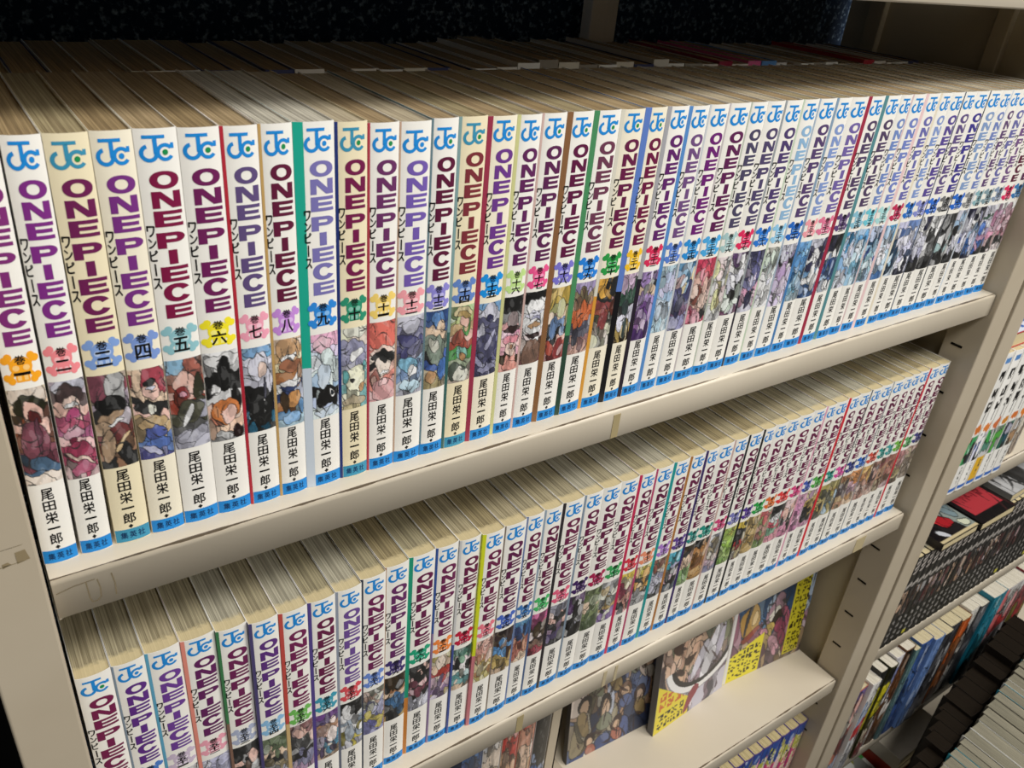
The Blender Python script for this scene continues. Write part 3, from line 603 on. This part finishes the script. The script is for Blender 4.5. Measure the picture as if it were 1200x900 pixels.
for n in range(1, 49):
    i = n - 1; xt0, xt1 = B1[i], B1[i + 1]; l = (LEAN_X[i] + LEAN_X[i + 1]) / 2 if i else 0.0
    xb0, xb1 = (xt0 - LEAN_X[i], xt1 - LEAN_X[i + 1]) if i else (-0.0004, 0.0129)
    w = min(xt1 - xt0, xb1 - xb0); c = (xb0 + xb1) / 2; ct = (xt0 + xt1) / 2
    if n == 1: w = 0.0131; ct = c + 0.0030
    zm = (ZT1[i] + ZT1[min(i + 1, len(ZT1) - 1)]) / 2
    volume(n, c - w / 2, c + w / 2, 0.0004, Z1 + 0.0001, math.atan2(ct - c, 0.176), 'upper', zm + 0.0002)
for n in range(49, 96):
    i = n - 49; zm = (ZT2[i] + ZT2[i + 1]) / 2 + 0.0724
    volume(n, B2[i], B2[i + 1], 0.0004 + max(-0.003, min(0.002, zm)), Z2 + 0.0001, 0, 'middle', 0.1757 + zm * 0.25)

# ------------------------------------------------------------------ other books
def book(label, x, y, z, w, h, d, spine, pages, art=None, group=None, rot=None, name='book', cat='book', lean=0.0, sag=0.0009, boards=None):
    """upright book whose left side is at x; art(canvas) prints the spine"""
    t = thing(name, label, cat, (x + w / 2, y, z + 0.0001), group, rot or (0, lean, 0))
    j = obj('dust_jacket', jacket_bm(w - 0.0003, h, d, [(1, 1)] if boards else None, 0.0008, 0.0005, sag, 8), [mat(spine, 0.4, 0.35)] + ([mat(boards, 0.4, 0.35)] if boards else []), t)
    obj('page_block', pages_bm(w - 0.0003, h, d, sag), pages, t)
    if art:
        cv = Canvas(20, 110, spine, int(x * 9000) + 3, asp=h / w * 0.5); art(cv)
        global SAG
        s0 = SAG; SAG = sag
        obj('spine_picture', canvas_mesh(cv, 'spine_picture', w - 0.0005, 0.002, h - 0.002, 0.0001, True, -0.96, 0.96), None, j); SAG = s0
    return t
# the back row on the upper shelf
rr = random.Random(4); x = 0.004; k = 0
cols = ['d8d2c4', 'd8d4ca', 'c9c2b2', '3a3d5c', 'cfc6b0', 'e0dcd0', '8f8676', 'd6cdbd']
special = {30: ('8a2038', 'dark red paperback in the shaded back row, upper shelf'), 32: ('d0608a', 'pink paperback in the shaded back row, upper shelf'), 33: ('5c8cc0', 'pale blue paperback in the shaded back row, upper shelf'), 41: ('a02830', 'bright red paperback at right of the shaded back row')}
while x < 0.742:
    w = rr.uniform(0.0145, 0.0180); h = rr.choice([0.1738, 0.1745, 0.175, 0.1752] if x < 0.3 else [0.1745, 0.1755, 0.176, 0.1765]); c = rr.choice(cols); y = 0.1185 + rr.uniform(0, 0.002)
    lab = 'paperback in the dark back row behind the front paperbacks, upper shelf'; g = 'paperbacks in the back row of the upper shelf'
    if 0.30 < x < 0.45: h = rr.choice([0.1760, 0.1775, 0.179])
    if k in special: c, lab = special[k]; h = 0.1775
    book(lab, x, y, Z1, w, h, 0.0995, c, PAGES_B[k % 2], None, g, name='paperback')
    x += w; k += 1
# books on the lowest shelf of our bookcase
def art_pink(cv):
    r = cv.rng; cv.rect(-1, 1, 0, .08, '34509a'); cv.bands(['34509a', 'b8b850', 'd0487c', 'c04070', 'd8d0b0', 'c03858', '8a9a40'])
    cv.blobs(['34509a', 'c8c060', 'e05a90', 'e8b0c0', 'b83050', 'd8d090'], 3); cv.glyphs(-.7, .7, .1, .9, 2, 8, 'f0e8c0', .45)
x = 0.505; k = 0
wd = ['first', 'second', 'third', 'fourth', 'fifth', 'sixth', 'seventh', 'eighth', 'ninth', 'tenth', 'eleventh', 'twelfth', 'thirteenth', 'fourteenth', 'fifteenth', 'sixteenth', 'seventeenth', 'eighteenth', 'nineteenth', 'twentieth']
ws = []
while x < 0.745: ws.append((x, 0.0168)); x += 0.0170
for i, (x, w) in enumerate(ws):
    q = len(ws) - i
    book('pink and yellow patterned paperback under the magazine shelf, %s from the right' % wd[q - 1], x, 0.002, Z4, w, 0.166, 0.112, '5a4a8c', PAGES3[2], art_pink, 'patterned paperbacks under the magazine shelf', name='paperback')

# ---- magazines standing face out on the display shelf
def magazine(label, x, y, w, h, th, lean, yaw, paint, seed, spine='8d8a86'):
    t = thing('magazine', label, 'magazine', (x, y, Z3 + 0.0003), 'magazines displayed face out', (-lean, 0, yaw))
    cv = Canvas(130, 180, 'ccc', seed, asp=h / w); paint(cv)
    obj('front_cover', canvas_mesh(cv, 'front_cover', w, 0, h, 0.0, False), None, t, (w / 2, 0, 0))
    bm = bx(bmesh.new(), 0, w, 0.0003, th, 0.0, h); obj('page_block', bm, mat('e8e4da', 0.7, 0.2), t)
    obj('spine', bx(bmesh.new(), -0.0006, 0.0, 0.0, th, 0.0, h), mat(spine, 0.4, 0.3), t)
    return t
def cover_sea(cv):
    cv.bands(['b0a090', 'a8a094', '3a64a0', '4470ac', '5480b4', '8c6c80', 'c0a890', 'b8a0a8', '6c5860'])
    cv.blobs(['9a928c', '3c66a4', '4a76b0', '4070a8', '6a90b8', '8c5468', 'b07890', 'c8a880'], 14, .45)
    cv.ell(-.52, .52, .24, .12, 10, 'c4974c'); cv.ell(-.44, .5, .08, .05, 0, 'e0bc78'); cv.ell(-.5, .62, .24, .035, -5, '98402f'); cv.ell(-.6, .4, .03, .22, 12, '4a4a50')
    cv.ell(.2, .14, .42, .035, -40, 'dccdb0'); cv.ell(.24, .15, .30, .014, -40, '6e3426'); cv.ell(.5, .3, .12, .1, 0, '9a5a68')
    for cx, cz, c in ((.1, .6, 'e8e2d4'), (.2, .66, '3c342c'), (.05, .7, 'd8b860'), (-.1, .72, 'd890a4'), (.3, .74, 'a84c68'), (.38, .64, 'b86078'), (.0, .8, 'c8a868'), (.2, .84, 'd8a0b0'), (.4, .82, '983c58')): cv.ell(cx, cz, .13, .05, 20, c); cv.ell(cx + .04, cz + .05, .07, .03, 60, c)
    cv.shade(); cv.ink(.4); cv.strokes(60, '333', .02, .35); cv.mute(.12)
    cv.rect(.50, .90, 0, .97, 'd2c630'); cv.glyphs(.51, .90, .01, .96, 3, 14, '3c3414', .5)
    m = (cv.Z > .80 - .13 * (cv.X + 1)) & (cv.X < -.12); cv.paint(m, 'e2d430', .02)
    g = cv.im.copy(); cv.glyphs(-.95, -.15, .74, .98, 4, 4, '3a3210', .42); cv.im[~m] = g[~m]; cv.rect(-1, -.93, 0, 1, 'e4e2de')
def cover_group(cv):
    cv.bands(['5a4c46', '86705c', '8c8068', 'a08870', '74725c', 'a09080', '74728a', 'b4aec0'])
    cv.blobs(['4a4040', 'd0ac90', 'b88c74', '74785c', 'd4b094', '5c5060', 'c0bac8', 'a48c9c'], 22, .45)
    for cx, cz in ((-.35, .22), (.2, .08), (.5, .14), (-.6, .45), (.1, .40), (-.15, .55), (-.45, .62)):
        cv.ell(cx, cz, .15, .065, 15, 'd8b294'); cv.ell(cx, cz - .05, .17, .03, 10, '4a342c'); cv.ell(cx - .06, cz + .12, .20, .06, 60, 'cfa488')
    cv.ell(.28, .35, .14, .09, 0, '66705c')
    for a, b, c in ((.15, .60, 'd8d4e2'), (.4, .52, 'eae8f0'), (.6, .58, 'c4bed0'), (.35, .68, 'f0eef4')): cv.ell(a, b, .10, .17, 30, c)
    cv.shade(); cv.ink(.45); cv.strokes(70, '322', .02, .35)
    r = np.sqrt(((cv.X - .25) / .95) ** 2 + ((cv.Z - .52) / .28) ** 2); low = (cv.Z > .56 - .02 * cv.X)
    cv.paint((r > .88) & (r < 1.0) & low, '1b1a1c', .01); cv.paint((r >= 1.0) & (r < 1.14) & low, 'eeecea', .01); cv.paint((r >= 1.14) & (r < 1.17) & low, '8c8890', .01)
    n = cv.noise(9); cv.paint((r >= 1.17) & low & (n > .1) & (cv.X > -.1), 'c8c4d2', .02); cv.paint((r >= 1.17) & low & (n < -.5) & (cv.X > -.1), '4a4650', .02)
    m = (cv.Z > .62 + .26 * (cv.X + 1)) & (cv.X < -.05); cv.paint(m, 'ead630', .01)
    g = cv.im.copy(); cv.glyphs(-.95, -.1, .68, .83, 4, 2, 'd06024', .6); cv.glyphs(-.95, -.2, .85, .98, 4, 2, '2a2410', .5); cv.im[~m] = g[~m]
    cv.ell(.02, .93, .22, .05, -35, '8c303c'); cv.mute(.1)
def cover_crowd(cv):
    cv.bands(['4a3e3c', '54546e', '7a7468', '868070', '6c667a', '5c6480', '8a7e6c', '50608a'])
    cv.blobs(['403838', '7a5648', '88806c', '626a90', 'b08c70', '505f88', '908468', '48588a'], 20, .42)
    rs = random.Random(3)
    for cx, cz in ((-.7, .2), (-.35, .12), (.1, .18), (.5, .08), (.8, .22), (-.55, .42), (-.1, .4), (.35, .36), (.75, .5), (-.75, .62), (-.3, .64), (.15, .6), (.5, .72), (-.55, .84), (0, .84)):
        cv.ell(cx, cz, .14, .06, 5, rs.choice(['3a2a28', '2c2626', '8c4030', '6a4a38'])); cv.ell(cx, cz + .02, .09, .045, 5, 'd0ac8c'); cv.ell(cx + .03, cz + .11, .15, .06, 25, rs.choice(['586896', '9c8458', 'a8604c', 'b8b0a4', '6c7058']))
    cv.shade(); cv.ink(.45); cv.strokes(60, '322', .02, .35); cv.mute(.15)
magazine('magazine with blue sea cover and yellow caption, rightmost on the display shelf', 0.6290, 0.0535, 0.128, 0.184, 0.006, 0.10, -0.085, cover_sea, 5, 'e8e6e2')
magazine('thick magazine with black arc and yellow corner, middle of the display', 0.5090, 0.0440, 0.118, 0.184, 0.008, 0.10, 0.07, cover_group, 6, '6d6a68')
magazine('magazine with crowd on muted blue cover, left on the display shelf', 0.4060, 0.0650, 0.120, 0.184, 0.006, 0.10, -0.05, cover_crowd, 8, '4a4644')
# metal book end and tall illustrated spines to its left
t = thing('bookend', 'grey beige metal bookend left of the crowd magazine', 'bookend', (0.3700, 0.060, Z3))
box('upright_plate', 0.0, 0.012, 0.0, 0.0016, 0.0, 0.16, M_POST, t); box('side_plate', 0.0104, 0.012, 0.0, 0.09, 0.0, 0.16, M_POST, t); box('base_plate', 0.012, 0.030, 0.0, 0.09, 0.0002, 0.0012, M_POST, t)
def art_of(cols, per=3):
    def a(cv): cv.bands(cols); cv.blobs(cols, per); cv.shade(); cv.ink(.5); cv.strokes(10)
    return a
for lab, x, w, cols in (('tall spine with dark blue picture beside the metal bookend row', 0.268, 0.022, '1c3c70 2c5c98 30487c 889cc0 284878'.split()), ('pale illustrated spine next to the dark blue one, lower display shelf', 0.2905, 0.0205, 'c8ccd4 b8b0a8 d8c8b8 c0a890 98a0b0'.split()),
                        ('illustrated spine with red patch near the metal bookend', 0.3115, 0.0185, 'c8b8a8 d0a890 b83028 c8a080 604838 d8c8b8'.split()), ('salmon illustrated spine second left of the metal bookend', 0.3305, 0.0185, 'c06050 c85848 c89078 d8b8a0 a88868 685048'.split()), ('black and white illustrated spine against the metal bookend', 0.3495, 0.0185, 'c8c4c0 b8b0a8 181818 202020 181818 8898b8 3860a0'.split())):
    book(lab, x, 0.060, Z3, w, 0.168, 0.11, cols[0], PAGES2[0], art_of(cols), 'illustrated spines left of the bookend', name='paperback')

# ------------------------------------------------------------------ neighbouring bookcase, shelf by shelf
def art_white(cols, accent, hasyellow=False):
    def a(cv):
        cv.rect(-1, 1, 0, 1, 'f0eee8'); cv.rect(-.6, .6, .02, .06, '5a8cc8')
        for z in (.10, .22, .31): cv.glyphs(-.75, .75, z, z + .085, 1, 1, '151515', .8)
        cv.rect(-.1, .15, .40, .48, '606060'); cv.ell(0, .53, .8, .035, 0, accent)
        m = (cv.Z > .57) & (cv.Z < .78); im = cv.im.copy(); cv.bands(cols * 3); cv.blobs(cols, 4); cv.ink(.5); cv.im[~m] = im[~m]
        if hasyellow: cv.rect(-1, 1, .78, .97, 'd8a820')
        cv.glyphs(-.2, .35, .80, .94, 1, 4, '404040', .6); cv.rect(-1, 1, .965, 1, '2c68c0')
    return a
pa = [('222 345 eba 4a6', 'd87830', 0), ('46a 222 dde eee', 'd87830', 0), ('587 ccc 999 4a5', 'c86838', 1), ('999 ccd 787 5a4', 'd89038', 0), ('256 222 365 aab', 'd07030', 0), ('a86 ccb 876 ddd', 'e08030', 0)]
wd1 = ['first', 'second', 'third', 'fourth', 'fifth', 'sixth']
for i, (c, acc, ye) in enumerate(pa):
    book('white paperback with orange mark and black lettering, %s from the bookcase upright' % wd1[i], 0.8300 + 0.0186 * i, -0.0150 - 0.0004 * i, ZA, 0.0184, 0.175, 0.112, 'f0eee8', PAGES2[3], art_white(c.split(), acc, ye), 'white paperbacks at top right', name='paperback')
for i, c in enumerate((['b8a890', '8a7c70', 'c8b8a8', 'a08878'], ['486868', '305050', '607878', '304848'], ['c8c0b0', '989080', 'd8d0c0', 'a89888'])):
    book(['beige patterned paperback after the white ones, top right', 'dark teal patterned paperback at the far right edge', 'pale patterned paperback beyond the dark teal one'][i], 0.9425 + 0.0172 * i, -0.006, ZA, 0.0170, 0.170, 0.112, c[0], PAGES2[3], art_of(c), 'patterned paperbacks at top right', name='paperback')
def flat_book(label, x, y, z, w, d, th, yaw, cover, paint=None, seed=1, name='book', group=None):
    """book lying flat, w along the shelf, d into it"""
    t = thing(name, label, 'book', (x, y, z), group, (0, 0, yaw))
    obj('page_block', bx(bmesh.new(), 0.001, w - 0.001, 0.001, d - 0.001, 0.0006, th - 0.0006), PAGES2[3], t)
    bm = bmesh.new(); bx(bm, 0, w, 0, d, th - 0.0006, th); bx(bm, 0, w, 0, d, 0, 0.0006); bx(bm, 0, 0.0006, 0, d, 0.0006, th - 0.0006)
    j = obj('cover', bm, mat(cover, 0.35, 0.4), t)
    if paint:
        cv = Canvas(70, 90, cover, seed, asp=d / w); paint(cv); me = canvas_mesh(cv, 'cover_picture', w - 0.001, 0, d - 0.001, 0, False)
        o = obj('cover_picture', me, None, j); o.rotation_euler = (-math.pi / 2, 0, 0); o.location = (w / 2, 0.0005, th + 0.00015)
    return t
def red_blue(cv): cv.rect(-1, 1, 0, .5, 'b02028'); cv.rect(-1, 1, .5, 1, 'd8dce8'); cv.glyphs(-1, 1, .55, .95, 8, 2, '4868b0', .5)
flat_book('flat book with red and blue edge on top of the white paperbacks', 0.845, -0.010, ZA + 0.1754, 0.16, 0.105, 0.016, 0.0, 'b02028', red_blue, 3)
# dark spines, small paperbacks on the second shelf
def art_dark(cv):
    cv.rect(-1, 1, 0, 1, '1b1a1a')
    cv.paint((np.abs(((cv.Z * 34 + cv.X * 1.2) % 2) - 1) < .5) & (cv.Z < .17) & (np.abs(cv.X) < .75), 'b8b0aa', .02)
    cv.paint(np.abs(cv.Z - .27 - .05 * np.abs(cv.X)) < .022, 'a8a29c', .02)
    m = (cv.Z > .36) & (cv.Z < .66); im = cv.im.copy(); pal = ['3a2020', '6a4a40', '302828', 'b89880', '502428', '40383c', 'a08068', '2c2828']; cv.blobs([pal[i] for i in cv.rng.permutation(8)[:5]], 8); cv.ink(.5); cv.im[~m] = im[~m]
    for z in (.70, .77, .84, .91): cv.ell(0, z + .02, .5, .02, 0, '8c8884')
    if cv.rng.random() < .12: cv.rect(-.6, .6, .93, .98, 'c8c040')
x = 0.831; i = 0
while x < 1.30:
    w = 0.0136
    book('black spined paperback with zigzag lettering, second shelf of right bookcase', x, -0.011, ZB, w - 0.0002, 0.150, 0.106, '1b1a1a', PAGES2[3], art_dark, 'black spined paperbacks in the right bookcase', name='paperback')
    x += w; i += 1
def cover_red(cv):
    cv.rect(-1, 1, 0, 1, '88928c'); cv.ell(.0, .40, .85, .10, -12, 'dfb638'); cv.ell(.25, .42, .45, .05, -5, 'f0dca0'); cv.ell(.35, .36, .3, .03, -20, 'c88c28'); cv.ell(-.85, .42, .35, .06, 20, '2a2622')
    cv.ell(-.75, .80, .75, .24, 20, '1a181b'); cv.ell(.05, .90, .5, .10, 10, '1c1a1c'); cv.ell(-.15, .68, .50, .15, 25, 'c62c34'); cv.ell(.05, .76, .35, .10, 20, 'a8242c'); cv.ell(-.72, .60, .16, .05, 0, 'ece8e4'); cv.ell(-.60, .90, .25, .05, 15, 'ccced4'); cv.ell(.7, .62, .25, .14, 0, '73878c'); cv.ell(.75, .85, .2, .06, 0, 'c4c8b0')
    cv.ink(.6); cv.strokes(14, '222', .03, .5); cv.rect(-1, 1, .965, 1, 'c8b890')
def cover_red2(cv): cv.rect(-1, 1, 0, 1, '161416'); cv.rect(-.8, .8, .12, .88, 'a83038'); cv.strokes(14, '402022', .04); cv.glyphs(-.6, .6, .3, .7, 4, 3, '7a2028', .4)
flat_book('flat paperback with red, black and yellow cover on the black spines', 0.878, -0.0185, ZB + 0.1504, 0.081, 0.118, 0.011, 0.0, '2a2424', cover_red, 11)
flat_book('flat paperback with dark red framed cover on the black spines', 0.9615, -0.021, ZB + 0.1504, 0.083, 0.118, 0.012, 0.0, '161416', cover_red2, 12)
flat_book('flat grey paperback beyond the red covers on the black spines', 1.060, -0.008, ZB + 0.1502, 0.12, 0.108, 0.012, 0.03, '707070', art_of(['555', '888', '444', '999']), 13)
# mixed books, third shelf
mixed = [(.024, .168, 'c07060', '705a9c d06048 6868b0 d8d0c0 c05850 30303c d0785c a8b8d0', 'purple and orange spined book beside the right bookcase upright', 2), (.014, .172, 'e8e6e2', 'e8e6e2 dcdcdc b0c0d8 c83838 d8d8d8 e8e4e0 c8c8d0', 'white spined book with red patch, third shelf at right', 1), (.012, .180, '2a2a28', '282826 b8b020 c8c030 a89c20 383020 d8d0b0', 'black and yellow spined book, left of its twin', 1), (.013, .182, '3a3a20', '202018 d0c428 c8bc28 40381c c8b8a0 903838', 'yellow lettered dark spine, right of its twin', 1),
         (.014, .186, 'e0dce0', 'e8e6ec 8890c0 e0c8d0 d8d8d8 784828 b0a0a0 e8e0d8', 'white spine with violet top, third shelf at right', 1), (.016, .190, '6a4428', '141414 6a4428 805030 e0d8d0 704a2c 584030', 'brown spined book with black top, third shelf', 1), (.010, .180, '5f7f80', '6a8c8c 607c80 587478', 'slim grey teal book left of the blue books', 0), (.022, .184, '3c5c9c', '3c5c9c 42649f 38548f', 'wide dark blue book on the third shelf', 0), (.018, .180, '6c8cc4', '7090c8 6484bc 6080b8', 'lighter blue book right of the wide dark blue one', 0),
         (.018, .176, '3c3c40', '3c3c40 505054 2c2c30 606064', 'charcoal spined book right of the blue books', 0), (.022, .176, '44444a', '404046 58585c 2a2a2c 48484c', 'dark grey spined book with dotted foot', 0), (.020, .172, '8a5028', 'd06028 8a5028 5c4030 945830 4c3428', 'brown spined book with orange top', 1), (.018, .176, 'd8d4cc', 'e0dcd4 202020 d8d4cc 303030 e0dcd4 c8c4bc', 'white spine with black lettering beside the teal book', 1), (.018, .174, '4a4a4c', '606064 404044 38383c', 'grey spine between white and teal books', 0), (.030, .182, '1f7f98', '2890a8 1c7088 309cb0 186078', 'wide teal book at the right of the third shelf', 1), (.05, .176, 'c8c4c4', 'd0ccc8 c83838 c0bcc0 c8c4c4', 'pale grey boxed book right of the teal book', 0), (.05, .18, '7a2028', '7a2028 a83030 b0a030', 'dark red book at the far right of the third shelf', 1)]
x = 0.8315
for i, (w, h, sp, pal, lab, pg) in enumerate(mixed):
    w *= 1.38; h += 0.010
    book(lab, x, rr.uniform(-0.017, -0.009), ZC, w, h - 0.004, 0.125, sp, PAGES3[[1, 1, 0][pg]] if i < 6 or i > 11 else PAGES3[0], art_of(pal.split(), 2), 'mixed books on the third shelf at right')
    x += w + 0.0004
# flat stacks on the bottom shelf
def green_blue(cv): cv.bands('2a8a60 3060a8 284890 50a050 d8d8d0'.split()); cv.blobs('2a8a60 3060a8 c8c840 284890 e0e0d8'.split(), 3); cv.glyphs(-.8, .8, .3, .7, 5, 3, 'e8e8d0', .5)
z = ZD + 0.0002
for i in range(7):
    flat_book('flat book low in the pale stack on the bottom shelf' if i < 6 else 'flat book with green and blue cover, topmost of its stack', 0.884 + rr.uniform(-.003, .003), -0.042 + rr.uniform(-.004, .003), z, 0.112, 0.17, 0.0235, rr.uniform(-.04, .04), ['d8d4c8', 'c8c4b8'][i % 2] if i < 6 else '2a8a60', green_blue if i == 6 else None, 20 + i, group='flat books in the pale stack' if i < 6 else None)
    z += 0.0238
z = ZD + 0.0002
tones = ['d0ccc0', 'b8b4a8', 'd8d4c4', '3c7c98', 'd8c8a0', '5a4890', 'b84030', 'c8bfae']
tl = ['pale', 'grey', 'cream', 'teal', 'tan', 'violet', 'red', 'buff']
for i in range(8):
    flat_book('flat %s covered book in the taller stack, bottom shelf at right' % tl[i], 1.006 + rr.uniform(-.003, .003), -0.044 + rr.uniform(-.003, .003), z, 0.12, 0.17, 0.0262, rr.uniform(-.03, .03), tones[i], None, 40 + i, group='books of the taller flat stack')
    z += 0.0265
# aisle stand with a dark row and a pale-paged row in front of the right bookcase
t = thing('display_stand', 'low black stand in the aisle before the right bookcase', 'stand', (0.78, -0.27, ZF))
ZS = -0.79
box('top_board', 0.0, 0.75, 0.0, 0.215, ZS - ZF - 0.02, ZS - ZF, M_BLACK, t, 0.002)
for xx in (0.01, 0.71):
    for yy in (0.01, 0.195): box('leg', xx, xx + 0.03, yy, yy + 0.03, 0, ZS - ZF - 0.02, M_BLACK, t)
x = 0.80; i = 0; yb = -0.092
while x < 1.26:
    w = rr.uniform(0.013, 0.024); d = 0.128 + rr.uniform(-.004, .004)
    y = -0.103 + (x - 0.99) * 0.13 - 0.003 * rr.random() - 0.13
    book('thick book with grey page edges in the low aisle row', x, y, ZS, w, 0.160 + rr.uniform(-.0012, .0012), 0.13, rr.choice(['4a463c', '5c584c', '6a665a', '38342c', '3c9cb0', 'd8d8d2']), PAGES_G[i % 2], None, 'grey-paged books in the aisle row'); x += w; i += 1
pm_dark = pages_mat('dark_page_edges', '120e0a', '241c12')  # near-black brown pages for the row behind the grey-paged books
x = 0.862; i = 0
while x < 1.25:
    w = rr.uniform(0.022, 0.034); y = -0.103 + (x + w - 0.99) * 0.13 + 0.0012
    book('dark brown book in the row behind the grey page edges', x, y, ZS, w, 0.152 + rr.uniform(-.012, .006), 0.020 + 0.022 * min(1, (x - 0.86) / 0.15), '17120d', pm_dark, None, 'dark books in the aisle row'); x += w; i += 1
